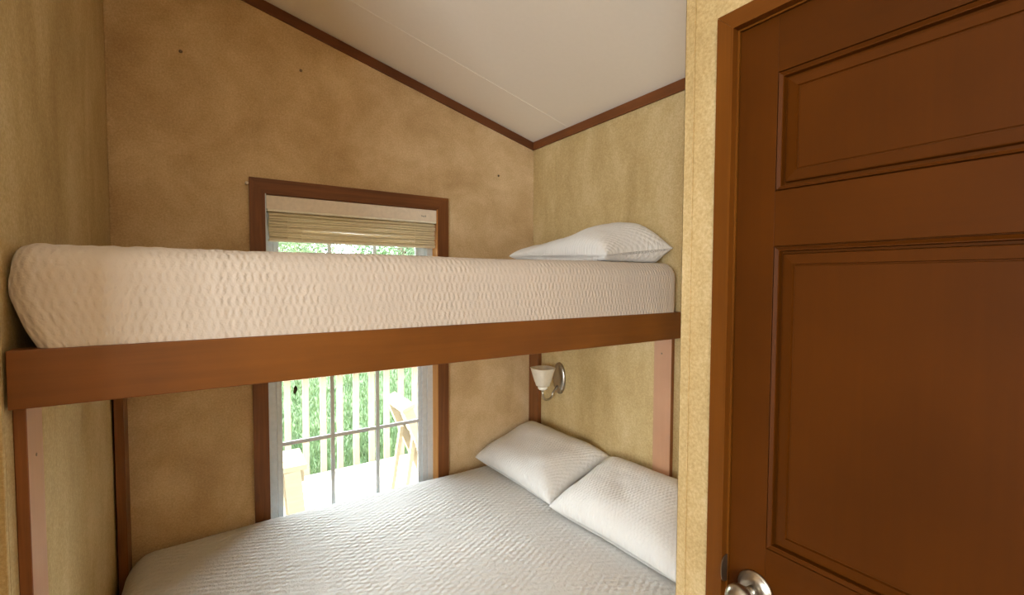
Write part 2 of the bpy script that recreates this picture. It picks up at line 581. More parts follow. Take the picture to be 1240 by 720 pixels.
# brown ceiling trims
h = 0.046
struct(prism('trim_3', [(XL + .001, ceil_z(XL) - 0.003), (XR - .001, ceil_z(XR) - 0.003), (XR - .001, ceil_z(XR) - h), (XL + .001, ceil_z(XL) - h)], 'y', YB - 0.011, YB - 0.0004, TRIM),
       'dark brown wooden trim climbing the gable wall under the ceiling', 'trim')
TRIM_Y = wood('ceiling_trim_wood_y', srgb(92, 50, 20), srgb(124, 72, 34), 'y', rough=0.5, grain=0.6)
struct(box('trim_4', (XR - 0.011, YE + 0.002, ceil_z(XR) - h), (XR - 0.0004, YB - 0.0115, ceil_z(XR) - 0.001), TRIM_Y, None, bevel=0.001),
       'dark brown wooden trim along the right wall under the ceiling', 'trim')
struct(box('baseboard_left', (XF + 0.001, YW - .014, 0.001), (XL - 0.108, YW - .001, 0.075), WOOD_X), 'brown baseboard along the living room wall', 'baseboard')

# ------------------------------------------------------------------ door
door = root('door_1', (XD, 0.13, 0.0), 'brown stained panelled wooden door with nickel knob', 'door', kind='structure')
FX = XD + 0.002                            # door face
dy0, dy1, dz0, dz1 = DY0 + 0.005, 0.5112, 0.008, 1.981
py0, py1 = -0.180, 0.4396                  # panel width
panels = [(0.16, 0.80), (0.991, 1.563), (1.6635, 1.879)]
TH = 0.034


def slab_piece(name, ya, yb, za, zb, mat):
    return box(name, (FX, ya, za), (FX + TH, yb, zb), mat, door, bevel=0.0006)


slab_piece('stile', py1, dy1, dz0, dz1, DOOR_Z)
slab_piece('stile', dy0, py0, dz0, dz1, DOOR_Z)
zs = [dz0] + [z for p in panels for z in p] + [dz1]
for i in range(0, len(zs), 2):
    slab_piece('rail', py0 + 0.0002, py1 - 0.0002, zs[i], zs[i + 1], DOOR_Y)
prof = [(0.0, 0.0050), (0.0014, 0.0050), (0.0024, -0.0012), (0.0075, 0.0030), (0.0090, 0.0030), (0.0102, 0.0120), (0.0140, 0.0120),
        (0.0158, 0.0050), (0.0175, 0.0042), (0.0335, 0.0012), (0.0345, 0.0042), (0.0362, 0.0042), (0.0372, 0.0028)]
for (za, zb) in panels:
    bm = bmesh.new()
    rings = []
    for ins, dep in prof:
        rings.append([bm.verts.new((FX + dep, y, z)) for (y, z) in ((py0 + ins, za + ins), (py1 - ins, za + ins), (py1 - ins, zb - ins), (py0 + ins, zb - ins))])
    back = [bm.verts.new((FX + 0.025, y, z)) for (y, z) in ((py0, za), (py1, za), (py1, zb), (py0, zb))]
    rings = [back] + rings
    for a, b in zip(rings, rings[1:]):
        for j in range(4):
            bm.faces.new((a[j], a[(j + 1) % 4], b[(j + 1) % 4], b[j]))
    bm.faces.new(rings[-1])
    bm.faces.new(back[::-1])
    from_bm('panel', bm, DOOR_Z, door)

# casing: two uprights and a mitred head, with a bead at the inner edge
CO, CI = 0.5525, 0.5215                    # outer and inner edge (latch side)
CZO, CZI = 2.0226, 1.9915
HO, HI = DY0 - 0.0345, DY0 - 0.0035        # hinge side
cx0 = XD - 0.013


DCASE_Z = wood('door_casing_wood_z', srgb(92, 50, 10), srgb(112, 64, 16), 'z', rough=0.45, grain=0.6, spec=0.15)
CASE_Y = wood('casing_wood_y', srgb(92, 50, 10), srgb(112, 64, 16), 'y', rough=0.45, grain=0.6, spec=0.15)


def casing_piece(name, poly, mat, bead):
    o = prism(name, poly, 'x', cx0, XD - 0.0003, mat, door)
    prism('bead', bead, 'x', cx0 - 0.0035, XD - 0.0003, mat, o)
    return o


b = 0.005
o = casing_piece('casing', [(CO, 0.002), (CI, 0.002), (CI, CZI - .0004), (CO, CZO - .0004)], DCASE_Z,
                 [(CI, 0.002), (CI - b, 0.002), (CI - b, CZI - b), (CI, CZI)])
casing_piece('casing', [(HI, 0.002), (HO, 0.002), (HO, CZO - .0004), (HI, CZI - .0004)], DCASE_Z,
             [(HI, 0.002), (HI + b, 0.002), (HI + b, CZI - b), (HI, CZI)])
casing_piece('casing', [(HO, CZO), (HI, CZI), (CI, CZI), (CO, CZO)], CASE_Y,
             [(HI, CZI), (HI + b, CZI - b), (CI - b, CZI - b), (CI, CZI)])
box('jamb', (XD + 0.0002, DY1 - 0.0052, 0.002), (XD + TW, DY1 - 0.0003, DZ1 - 0.001), DCASE_Z, door)
box('jamb', (XD + 0.0002, DY0 + 0.0003, 0.002), (XD + TW, DY0 + 0.0035, DZ1 - 0.001), DCASE_Z, door)
box('jamb', (XD + 0.0002, DY0 + 0.004, DZ1 - 0.0055), (XD + TW, DY1 - 0.0055, DZ1 - 0.0003), CASE_Y, door)
box('gap_light_stop', (XD + TW + 0.001, DY0 - 0.10, 0.002), (XD + TW + 0.006, DY1 + 0.045, DZ1 + 0.10), BLACK, door)  # unseen black sheet added behind the door to stop light leaking round it

# strike plate lip: a rounded plate standing out of the gap
sp_pts = [(XD + 0.0, 0.9420)] + [(XD - 0.021 * math.sin(math.pi * i / 12) ** 0.6, 0.9145 + 0.0275 * math.cos(math.pi * i / 12)) for i in range(1, 12)] + [(XD + 0.0, 0.887)]
bm = bmesh.new()
ya_, yb_ = 0.5135, 0.5155
v0 = [bm.verts.new((p[0], ya_, p[1])) for p in sp_pts]
v1 = [bm.verts.new((p[0], yb_, p[1])) for p in sp_pts]
bm.faces.new(v0)
bm.faces.new(v1[::-1])
for i in range(len(v0)):
    j = (i + 1) % len(v0)
    bm.faces.new((v0[i], v0[j], v1[j], v1[i]))
tag(from_bm('strike_plate', bm, DARKM, door), 'dark metal strike plate in the door gap')
# knob
KY, KZ = 0.4565, 0.902
knob = lathe('knob', [(0.010, 0.0), (0.0115, 0.014), (0.013, 0.022), (0.021, 0.030), (0.0268, 0.040), (0.0275, 0.047), (0.024, 0.055), (0.017, 0.060), (0.006, 0.062)],
             NICKEL, door, (FX - 0.010, KY, KZ), (-1, 0, 0))
tag(knob, 'round brushed nickel knob')
lathe('rose', [(0.0335, 0.0), (0.0345, 0.002), (0.0335, 0.0045), (0.030, 0.0062), (0.0285, 0.0066), (0.026, 0.0095), (0.018, 0.0115), (0.011, 0.012)], NICKEL, knob,
      (FX - 0.0002, KY, KZ), (-1, 0, 0))

# ------------------------------------------------------------------ window
win = root('window_1', (0.58, YB, WZ0), 'white double hung window with brown wooden casing', 'window', kind='structure')
oL, oR, oT, oB = 0.1262, 1.0311, 1.9215, 0.24
cy0, cy1 = YB - 0.016, YB - 0.0004
prism('casing', [(oL, oB), (WX0, WZ0), (WX0, WZ1 - .0003), (oL, oT - .0003)], 'y', cy0, cy1, CASE_Z, win)
prism('casing', [(WX1, WZ0), (oR, oB), (oR, oT - .0003), (WX1, WZ1 - .0003)], 'y', cy0, cy1, CASE_Z, win)
prism('casing', [(oL, oT), (WX0, WZ1), (WX1, WZ1), (oR, oT)], 'y', cy0, cy1, CASE_X, win)
prism('casing', [(oL, oB - .0003), (oR, oB - .0003), (WX1, WZ0 - .0003), (WX0, WZ0 - .0003)], 'y', cy0, cy1, CASE_X, win)
# reveal lining
jl = 0.0045
ry1 = YB + 0.048
tag(box('jamb', (WX0 + .0003, YB - .012, WZ0 + .001), (WX0 + jl, ry1, WZ1 - .001), VINYL, win), 'white window jamb')
tag(box('jamb', (WX1 - jl, YB - .012, WZ0 + .001), (WX1 - .0003, ry1, WZ1 - .001), JAMB_LIT, win), 'wooden window jamb coloured as if sunlit')
box('jamb', (WX0 + jl + .0003, YB - .012, WZ1 - jl), (WX1 - jl - .0003, ry1, WZ1 - .0003), CASE_X, win)
box('window_stool', (WX0 + jl + .0003, YB - .012, WZ0 + .0003), (WX1 - jl - .0003, ry1, WZ0 + .010), VINYL, win)
# vinyl frame in the plane of the wall's outer half
fy0, fy1 = ry1 + 0.001, YB + 0.105
fx0, fx1, fz0, fz1 = WX0 + .001, WX1 - .001, WZ0 + .001, WZ1 - .001
FW = 0.034
box('frame_side', (fx0, fy0, fz0), (fx0 + FW, fy1, fz1), VINYL, win, bevel=0.002)
box('frame_side', (fx1 - FW, fy0, fz0), (fx1, fy1, fz1), VINYL, win, bevel=0.002)
box('frame_side', (fx0 + FW + .0003, fy0, fz1 - FW), (fx1 - FW - .0003, fy1, fz1), VINYL, win, bevel=0.002)
box('frame_side', (fx0 + FW + .0003, fy0, fz0), (fx1 - FW - .0003, fy1, fz0 + FW), VINYL, win, bevel=0.002)


def sash(za, zb, ya, yb, rows):
    a, c = fx0 + FW + .001, fx1 - FW - .001
    w = 0.030
    wl_, wr_ = 0.023, 0.046
    bm = bmesh.new()
    add_box(bm, (a, ya, za), (a + wl_, yb, zb), 0.003)
    add_box(bm, (c - 0.028, ya, za), (c, yb, zb), 0.003)
    add_box(bm, (c - wr_, ya + .008, za), (c - 0.0282, yb, zb), 0.002)
    add_box(bm, (a + wl_, ya, za), (c - wr_, yb, za + w), 0.003)
    add_box(bm, (a + wl_, ya, zb - w), (c - wr_, yb, zb), 0.003)
    s = from_bm('sash', bm, VINYL, win)
    ym = (ya + yb) / 2
    gx0, gx1, gz0, gz1 = a + wl_, c - wr_, za + w, zb - w
    nb = 3
    m = 0.0085
    for i in range(1, nb):
        x = gx0 + (gx1 - gx0) * i / nb
        box('muntin', (x - m, ym - .006, gz0), (x + m, ym + .006, gz1), VINYL, s, bevel=.0015)
    for r in rows:
        for i in range(nb):
            xa = gx0 + (gx1 - gx0) * i / nb + (m + .0003 if i else 0)
            xb = gx0 + (gx1 - gx0) * (i + 1) / nb - (m + .0003 if i < nb - 1 else 0)
            box('muntin', (xa, ym - .006, r - m), (xb, ym + .006, r + m), VINYL, s, bevel=.0015)
    box('pane', (gx0 + .0005, ym + .0075, gz0 + .0005), (gx1 - .0005, ym + .0105, gz1 - .0005), GLASS, s)
    return gx0, gx1, ym


zm = (WZ0 + WZ1) / 2
gl = sash(zm - 0.015, fz1 - FW - .001, YB + 0.080, YB + 0.103, [1.50])
gl2 = sash(fz0 + FW + .001, zm + 0.015, YB + 0.052, YB + 0.076, [0.750])

# outer face of the house
bm = bmesh.new()
wall_quadprism(bm, -2.6, WX0, -0.4, 3.0, -0.4, 3.0, YB + T + 0.008, YB + T + 0.03)
wall_quadprism(bm, WX1, 3.6, -0.4, 3.0, -0.4, 3.0, YB + T + 0.008, YB + T + 0.03)
wall_quadprism(bm, WX0, WX1, -0.4, WZ0, -0.4, WZ0, YB + T + 0.008, YB + T + 0.03)
wall_quadprism(bm, WX0, WX1, WZ1, 3.0, WZ1, 3.0, YB + T + 0.008, YB + T + 0.03)
struct(from_bm('wall_outside', bm, SIDING), 'cream outer cladding around the window', 'wall')

# ------------------------------------------------------------------ blind, drawn up
blind = root('venetian_blind', (0.58, YB + 0.02, 1.855), 'beige slatted blind drawn up in a stack at the window top', 'blind')
bx0, bx1 = WX0 + jl + 0.004, WX1 - jl - 0.004
box('head_board', (bx0 - .003, YB - 0.010, 1.796), (bx1 + .003, YB + 0.040, 1.854), VAL, blind, bevel=0.0015)
tag(box('head_lip', (bx0, YB - 0.0165, 1.786), (bx1, YB + 0.036, 1.7955), CREAM, blind, bevel=0.002), 'cream lower lip of the blind head')
NS = 10
for i in range(NS):
    z = 1.7815 - i * 0.0113
    ln = []
    n = 12
    ys_, zs_ = [], []
    for j in range(n + 1):
        pass
    jx = random.uniform(-.002, .002)
    dy = random.uniform(-.0015, .0015)
    tilt = (0.30, 0.42, 0.31, 0.39, 0.31, 0.44, 0.33, 0.41, 0.30, 0.36)[i]
    verts, faces = [], []
    nx, ny = 14, 4
    for a in range(nx + 1):
        x = bx0 + .006 + (bx1 - bx0 - .012) * a / nx + jx
        sag = 0.0022 * math.sin(math.pi * a / nx * 3 + i) * 0.5 - (0.0035 * math.sin(math.pi * a / nx) if i > 5 else 0)
        for bb in range(ny + 1):
            t = bb / ny - 0.5
            y = YB + 0.0105 + dy + t * 0.046
            zz = z + sag + 0.0042 * (1 - 4 * t * t) + t * 0.046 * tilt
            verts.append((x, y, zz))
    nv = len(verts)
    verts += [(x, y, zz - 0.0034) for (x, y, zz) in verts]
    w = ny + 1
    for a in range(nx):
        for bb in range(ny):
            p = a * w + bb
            faces.append((p, p + 1, p + w + 1, p + w))
            faces.append((nv + p, nv + p + w, nv + p + w + 1, nv + p + 1))
    for a in range(nx):
        p = a * w
        faces.append((p, p + w, nv + p + w, nv + p))
        p = a * w + ny
        faces.append((p, nv + p, nv + p + w, p + w))
    for bb in range(ny):
        faces.append((bb, nv + bb, nv + bb + 1, bb + 1))
        p = nx * w + bb
        faces.append((p, p + 1, nv + p + 1, nv + p))
    mesh('slat', verts, faces, BLIND, blind)
box('bottom_rail', (bx0 + .004, YB - 0.010, 1.6600), (bx1 - .004, YB + 0.030, 1.6690), BLIND, blind, bevel=0.003)
for x in (0.268, 0.325, 0.845):
    tube('cord', [(x, YB - 0.0165, 1.786), (x + .002, YB - 0.0178, 1.74), (x - .001, YB - 0.0178, 1.70), (x + .001, YB - 0.0165, 1.664)], 0.0011, BLIND, blind, 6)
# the small printed mark on the head board
cu = bpy.data.curves.new('mark', 'FONT')
cu.body = 'hard'
cu.size = 0.0135
cu.extrude = 0.0002
to = bpy.data.objects.new('mark_text', cu)
me = bpy.data.meshes.new_from_object(to)
me.transform(Matrix.Translation((0.884, YB - 0.0105, 1.816)) @ Matrix.Rotation(math.radians(90), 4, 'X'))
bpy.data.objects.remove(to)
tag(link('printed_mark', me, BLACK, blind), 'tiny dark printed mark on the blind head')

# ------------------------------------------------------------------ bunk frame
RZ0, RZ1, RY0, RY1 = 1.2635, 1.3705, 1.155, 1.192
bunk = root('bunk_bed', (0.64, 1.7, 0.0), 'brown wooden upper bunk frame spanning wall to wall', 'bunk bed')
box('front_rail', (XL + 0.0045, RY0, RZ0), (XR - 0.001, RY1, RZ1), WOOD_X, bunk, bevel=0.0022, seg=2)
box('platform', (XL + 0.004, RY1 + .001, 1.318), (XR - 0.002, YB - .014, 1.336), BOUNCE_PLY, bunk)


def post(x0_, x1_, y0_, y1_, z1_, face, holes=()):
    bm = bmesh.new()
    add_box(bm, (x0_, y0_, 0.001), (x1_, y1_, z1_), 0.0012)
    bm.normal_update()
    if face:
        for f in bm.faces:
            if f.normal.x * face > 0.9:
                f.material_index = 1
    o = from_bm('post', bm, [WOOD_Z, POST_LIT], bunk)
    for (y, z) in holes:
        x = x1_ if face > 0 else x0_
        lathe('screw', [(0.0036, 0.0), (0.0036, 0.0006), (0.0020, 0.0010)], DARKM, o, (x, y, z), (face, 0, 0), 12)
    return o


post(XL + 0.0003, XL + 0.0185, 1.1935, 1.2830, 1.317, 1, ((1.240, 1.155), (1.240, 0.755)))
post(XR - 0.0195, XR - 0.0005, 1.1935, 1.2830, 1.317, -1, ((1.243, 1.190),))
post(XL + 0.0070, XL + 0.0340, YB - 0.092, YB - 0.004, 1.317, 0)
post(XR - 0.0275, XR - 0.0005, YB - 0.092, YB - 0.004, 1.317, 0)


# ------------------------------------------------------------------ mattresses under quilts
def soft_box(name, x0, x1, y0, y1, z0, z1, rt_, rb_, rl, rr, mat, parent=None, dx=0.011, ds=0.011, disp=None, crown=0.0, warp=None):
    # section stations along x: arcs at both ends, straight between
    st = []
    na = 9
    for i in range(na + 1):
        t = math.pi / 2 * i / na
        st.append((x0 + rl * (1 - math.sin(t)), rl * (1 - math.cos(t)), x0 + rl - rl * t))
    st = st[::-1]
    n = int((x1 - rr - x0 - rl) / dx)
    for i in range(1, n):
        x = x0 + rl + (x1 - rr - x0 - rl) * i / n
        st.append((x, 0.0, x))
    for i in range(na + 1):
        t = math.pi / 2 * i / na
        st.append((x1 - rr + rr * math.sin(t), rr * (1 - math.cos(t)), x1 - rr + rr * t))

    def profile(d):
        a, b_, c, dd = y0 + d, y1 - d, z0 + d * 0.6, z1 - d
        r1, r2_ = max(rt_ - d * 0.3, .004), max(rb_ - d * 0.3, .004)
        P, N = [], []

        def seg(p, q, k, nrm):
            for i in range(k):
                t = i / k
                P.append((p[0] + (q[0] - p[0]) * t, p[1] + (q[1] - p[1]) * t))
                N.append(nrm)

        def arc(cy, cz, r, t0, k):
            for i in range(k):
                t = t0 - math.pi / 2 * i / k
                P.append((cy + r * math.cos(t), cz + r * math.sin(t)))
                N.append((math.cos(t), math.sin(t)))
        arc(a + r2_, c + r2_, r2_, -math.pi / 2, 6)
        seg((a, c + r2_), (a, dd - r1), max(2, int((z1 - z0 - rt_ - rb_) / ds)), (-1, 0))
        arc(a + r1, dd - r1, r1, math.pi, 9)
        seg((a + r1, dd), (b_ - r1, dd), max(2, int((y1 - y0 - 2 * rt_) / ds)), (0, 1))
        arc(b_ - r1, dd - r1, r1, math.pi / 2, 9)
        seg((b_, dd - r1), (b_, c + r2_), max(2, int((z1 - z0 - rt_ - rb_) / ds / 2)), (1, 0))
        arc(b_ - r2_, c + r2_, r2_, 0, 6)
        seg((b_ - r2_, c), (a + r2_, c), 6, (0, -1))
        return P, N
    base, _ = profile(0.0)
    arcl = [0.0]
    for i in range(1, len(base)):
        arcl.append(arcl[-1] + math.dist(base[i], base[i - 1]))
    verts, uvs, faces = [], [], []
    m = len(base)
    for (x, d, ux) in st:
        P, N = profile(d)
        for k in range(m):
            y, z = P[k]
            if crown and N[k][1] > 0.2:
                fx = (x - x0) / (x1 - x0)
                fy = (y - y0) / (y1 - y0)
                z += crown * (1 - (2 * fx - 1) ** 2) * (1 - (2 * fy - 1) ** 4)
            dv = disp(ux, arcl[k], x, y, z, d) if disp else 0.0
            en = d / max(rl, rr)
            sx = -1 if x < (x0 + x1) / 2 else 1
            q = (x + sx * dv * en * .5, y + N[k][0] * dv, z + N[k][1] * dv)
            verts.append(warp(*q) if warp else q)
            uvs.append((ux, arcl[k]))
    for i in range(len(st) - 1):
        for k in range(m):
            k2 = (k + 1) % m
            faces.append((i * m + k, i * m + k2, (i + 1) * m + k2, (i + 1) * m + k))
    faces.append(tuple(range(m)))
    faces.append(tuple((len(st) - 1) * m + k for k in reversed(range(m))))
    # flip if needed
    faces = [f[::-1] for f in faces]
    return mesh(name, verts, faces, mat, parent, True, uvs)


def disp_top(u, v, x, y, z, d):
    n = noise.noise(Vector((u * 3.0, v * 3.0, 1.3))) * 0.0045
    left = max(0.0, 1 - (u - XL) / 0.62)
    w = u + 0.010 * noise.noise(Vector((u * 4, v * 9, 5.0)))
    n += left * 0.0012 * math.sin(2 * math.pi * w / 0.036) + left * 0.0048 * noise.noise(Vector((u * 22, v * 7, 3.3)))
    dia = math.cos(2 * math.pi * (u / 0.09 + v / 0.13)) * math.cos(2 * math.pi * (u / 0.09 - v / 0.13))
    n += 0.0005 * dia
    if d > 0.02 and x < 0:
        n += 0.008 * noise.noise(Vector((x * 30, y * 14, z * 20)))
    return n


def warp_top(x, y, z):
    # the quilt tucked under the foot end: its lower corner is drawn in
    f = max(0.0, 1 - (z - 1.338) / 0.13)
    g_ = max(0.0, 1 - (x - XL) / 0.16)
    return (max(x + 0.050 * f ** 1.4 * g_, XL + 0.003), y, z)


def disp_low(u, v, x, y, z, d):
    n = noise.noise(Vector((u * 2.4, v * 2.4, 8.3))) * 0.006
    n += noise.noise(Vector((u * 8, v * 8, 2.3))) * 0.0018
    dia = math.cos(2 * math.pi * (u / 0.052 + v / 0.12)) * math.cos(2 * math.pi * (u / 0.052 - v / 0.12))
    n += 0.0012 * dia
    return n


um = soft_box('mattress', XL + 0.003, XR - 0.016, 1.160, YB - 0.020, 1.338, 1.566, 0.055, 0.030, 0.034, 0.052, QUILT_B, None, disp=disp_top, warp=warp_top)
tag(um, 'narrow upper bunk mattress wrapped in an off white quilt', 'mattress')
bed = root('bed', (0.64, 1.5, 0.0), 'wide lower bed spread with a white quilted coverlet', 'bed')
box('bed_base', (XL + 0.07, 0.80, 0.001), (XR - 0.04, YB - 0.10, 0.235), WOOD_X, bed)
soft_box('coverlet', XL + 0.026, XR - 0.030, 0.76, YB - 0.020, 0.237, 0.480, 0.075, 0.035, 0.085, 0.05, QUILT_A, bed, disp=disp_low, crown=0.018)


# ------------------------------------------------------------------ pillows
def pillow(name, label, a, b_, t, M4, seed, bend=0.0, sag=0.55, group=None, fold=None, skew=0.0, rest=None, skew2=0.0):
    """a, b_: half length and half width; lies in local xy; M4 places it"""
    n = 46
    verts, uvs, faces = [], [], []

    def sgn(s):
        return math.copysign(1 - (1 - abs(s)) ** 1.7, s)
    for side in (1, -1):
        for i in range(n + 1):
            for j in range(n + 1):
                u = sgn(-1 + 2 * i / n)
                v = sgn(-1 + 2 * j / n)
                x = a * u * (1 - 0.075 * (1 - abs(v) ** 2.0))
                y = b_ * v * (1 - 0.060 * (1 - abs(u) ** 2.0))
                k = max(0.0, (1 - abs(u) ** 3.8) * (1 - abs(v) ** 3.8)) ** 0.50
                th = t * k * (1.0 if side > 0 else sag) * (1 + skew * u * (1 - abs(u) ** 4) * 1.9) * (1 + skew2 * v * (1 - v * v) * 2.6)
                nz = noise.noise(Vector((x * 7 + seed, y * 7, side * 2.0))) * 0.012 * k
                nz += noise.noise(Vector((x * 19 + seed, y * 19, side * 5.0))) * 0.004 * k
                z = side * th + nz * (1 if side > 0 else 0.4)
                z += bend * ((y / b_ + 1) / 2) ** 2
                if fold:
                    z += fold(u, v, side)
                w3 = M4 @ Vector((x, y, z))
                if rest is not None and w3.z < rest:
                    w3.z = rest
                verts.append(w3)
                uvs.append((x + (3 if side < 0 else 0), y))
    w = n + 1
    off = w * w
    for i in range(n):
        for j in range(n):
            p = i * w + j
            faces.append((p, p + w, p + w + 1, p + 1))
            q = off + p
            faces.append((q, q + 1, q + w + 1, q + w))
    # weld the rim
    rim = {}
    for i in range(n + 1):
        for j in range(n + 1):
            if i in (0, n) or j in (0, n):
                rim[off + i * w + j] = i * w + j
    faces = [tuple(rim.get(k, k) for k in f) for f in faces]
    o = mesh(name, verts, faces, SHAM, None, True, uvs)
    bm = bmesh.new()
    bm.from_mesh(o.data)
    bmesh.ops.delete(bm, geom=[v for v in bm.verts if not v.link_faces], context='VERTS')
    bmesh.ops.recalc_face_normals(bm, faces=bm.faces[:])
    bm.to_mesh(o.data)
    bm.free()
    return tag(o, label, 'pillow', group)


def place(loc, rz, tilt, roll=0.0):
    # local x (length) -> world y ; local y (width) -> towards the right wall, tilted up
    return (Matrix.Translation(loc) @ Matrix.Rotation(rz, 4, 'Z') @ Matrix.Rotation(-tilt, 4, 'Y') @ Matrix.Rotation(roll, 4, 'X')
            @ Matrix(((0, 1, 0, 0), (1, 0, 0, 0), (0, 0, -1, 0), (0, 0, 0, 1))) @ Matrix.Scale(-1, 4, (0, 0, 1)))


pillow('pillow', 'white pillow at the back of the lower bed under the wall sconce', 0.322, 0.203, 0.098,
       place((1.384, 1.850, 0.582), math.radians(2), math.radians(17)), 1.0, 0.0, 0.70, rest=0.500, group='white pillows')
pillow('pillow', 'white pillow at the front of the lower bed, partly hidden by the door wall', 0.328, 0.203, 0.098,
       place((1.396, 1.194, 0.588), math.radians(4), math.radians(17)), 9.0, 0.0, 0.70, rest=0.500, group='white pillows')
pillow('pillow', 'white pillow lying on the upper bunk mattress', 0.335, 0.186, 0.090,
       place((1.386, 1.530, 1.622), math.radians(-1), math.radians(6), math.radians(2.0)), 21.0, 0.0, 0.86, skew=-0.38, rest=1.5715, skew2=0.12, group='white pillows')

# ------------------------------------------------------------------ wall sconce
SX, SY, SZ = XR - 0.001, 1.938, 0.955
sc = root('wall_sconce', (SX, SY, SZ), 'brushed nickel wall sconce with frosted cup shade above the pillows', 'lamp')
lathe('backplate', [(0.050, 0.0), (0.050, 0.006), (0.046, 0.011), (0.036, 0.016), (0.020, 0.018)], NICKEL, sc, (SX, SY, SZ), (-1, 0, 0), 40, 2.0, 1.75)
shx = SX - 0.118
arm = [(SX - 0.015, SY, SZ - 0.045), (SX - 0.045, SY, SZ - 0.058)]
arm = [(SX - 0.014, SY, SZ - 0.040)]
for i in range(0, 13):
    t = math.pi * i / 12
    arm.append((SX - 0.084 + 0.034 * math.cos(t), SY, SZ - 0.075 - 0.034 * math.sin(t)))
arm.append((shx, SY, SZ - 0.048))
tube('arm', arm, 0.0058, NICKEL, sc, 12)
lathe('socket_cup', [(0.010, -0.012), (0.021, -0.008), (0.026, 0.0), (0.026, 0.010)], CREAM, sc, (shx, SY, SZ - 0.040), (0, 0, 1), 28)
lathe('shade', [(0.020, 0.0), (0.031, 0.002), (0.034, 0.010), (0.035, 0.014), (0.041, 0.030), (0.052, 0.072), (0.058, 0.096), (0.060, 0.100), (0.057, 0.100), (0.050, 0.072), (0.038, 0.030), (0.030, 0.014), (0.018, 0.010)],
      SHADE, sc, (shx, SY, SZ - 0.030), (0, 0, 1), 40, 3.4)

# ------------------------------------------------------------------ nails and hook in the gable wall
for (x, z, lab) in ((-0.093, 2.373, 'small nail high on the gable wall, nearest the left corner'),
                    (0.332, 2.407, 'small nail on the gable wall above the window casing'),
                    (1.345, 2.081, 'small nail on the gable wall right of the window, near the right corner')):
    o = lathe('nail', [(0.0022, -0.002), (0.0022, 0.006), (0.0062, 0.0065), (0.0055, 0.0085), (0.002, 0.0092)], NAILM, None, (x, YB, z), (0, -1, 0), 14)
    tag(o, lab, 'nail', 'nails in the gable wall')
o = lathe('hook', [(0.006, 0.0), (0.006, 0.004), (0.0035, 0.008), (0.0065, 0.016), (0.004, 0.019)], HOOK, None, (0.1185, YB - 0.0003, 1.895), (0, -1, 0), 16)
tag(o, 'small white hook beside the top left corner of the window casing', 'hook')

# ------------------------------------------------------------------ outside
DZ = -0.11
deck = root('deck', (1.0, 3.2, DZ), 'sunlit weathered plank deck outside the window', 'deck', kind='structure')
x = -1.6
while x < 4.2:
    zj = random.uniform(-.0015, .0015)
    box('plank', (x, YB + 0.16, DZ - 0.028 + zj), (x + 0.136, 3.955, DZ + zj), DECKW, deck, bevel=0.004)
    x += 0.142
box('rim_board', (-1.6, 3.957, DZ - 0.26), (4.2, 3.985, DZ - 0.005), DECKW, deck)
rail = root('deck_railing', (1.2, 4.0, DZ), 'pale wooden deck railing with square balusters beyond the window', 'railing')
prev = None
bsp = 0.1345
bx = 0.47 - 14 * bsp
RY = 3.99
while bx < 4.1:
    box('baluster', (bx - .022, RY, DZ - 0.10), (bx + .022, RY + .040, DZ + 0.90), RAILW, rail, bevel=.002)
    bx += bsp
RAILX = wood('pale_rail_wood_x', srgb(150, 132, 114), srgb(170, 152, 134), 'x', rough=0.8, spec=0.2)
box('top_rail', (-1.6, RY - .07, DZ + 0.905), (4.2, RY + .075, DZ + 0.943), RAILX, rail, bevel=.004)
box('under_rail', (-1.6, RY - .040, DZ + 0.80), (4.2, RY - .001, DZ + 0.888), RAILX, rail, bevel=.003)
for px in (0.10, 1.98, 3.9):
    box('post', (px - .044, RY + .042, DZ - 0.30), (px + .044, RY + .128, DZ + 0.902), RAILW, rail, bevel=.003)

# low bench at the left of the window
bench = root('bench', (0.0, 3.1, DZ), 'pale wooden bench end on the deck at the left of the window', 'bench')
B0, B1, BY0, BY1, BZ = -0.75, 0.462, 3.02, 3.34, DZ + 0.46
for i in range(3):
    ya = BY0 + i * (BY1 - BY0) / 3
    box('seat_board', (B0, ya + .004, BZ - .036), (B1, ya + (BY1 - BY0) / 3 - .004, BZ), CHAIRW, bench, bevel=.004)
box('apron', (B0 + .09, BY0 + .045, BZ - .125), (B1 - .012, BY0 + .07, BZ - .037), CHAIRW, bench, bevel=.002)
for (lx, tl) in ((B1 - .115, 0.0), (B0 + .115, 0.0)):
    for ly in (BY0 + .004, BY1 - .045):
        s = 1 if lx > 0 else -1
        box('leg', (lx - .046 + .03, ly, DZ + .001), (lx + .046 + .03, ly + .04, BZ - .037), CHAIRW, bench, bevel=.003,
            rot=Matrix.Rotation(s * -0.09, 3, 'Y'), pivot=(lx, ly, BZ - .037))

# slatted deck chair, its leaning back seen from the side
chair = root('deck_chair', (1.3, 3.2, DZ), 'pale wooden deck chair with leaning slatted back outside the window', 'chair')
CY0, CY1 = 2.98, 3.36
bt, bb_ = Vector((1.095, 0, DZ + 0.70)), Vector((1.335, 0, DZ + 0.10))
ang = math.atan2(bb_.x - bt.x, bt.z - bb_.z)
L = (bt - bb_).length
R3 = Matrix.Rotation(-ang, 3, 'Y')


def leaning(name, u0, u1, ya, yb, w0, w1, parent):
    """box in the chair back's frame: u up the back, w out of it"""
    return box(name, (bb_.x + w0, ya, bb_.z + u0), (bb_.x + w1, yb, bb_.z + u1), CHAIRW, parent, bevel=.003, rot=R3, pivot=(bb_.x, 0, bb_.z))


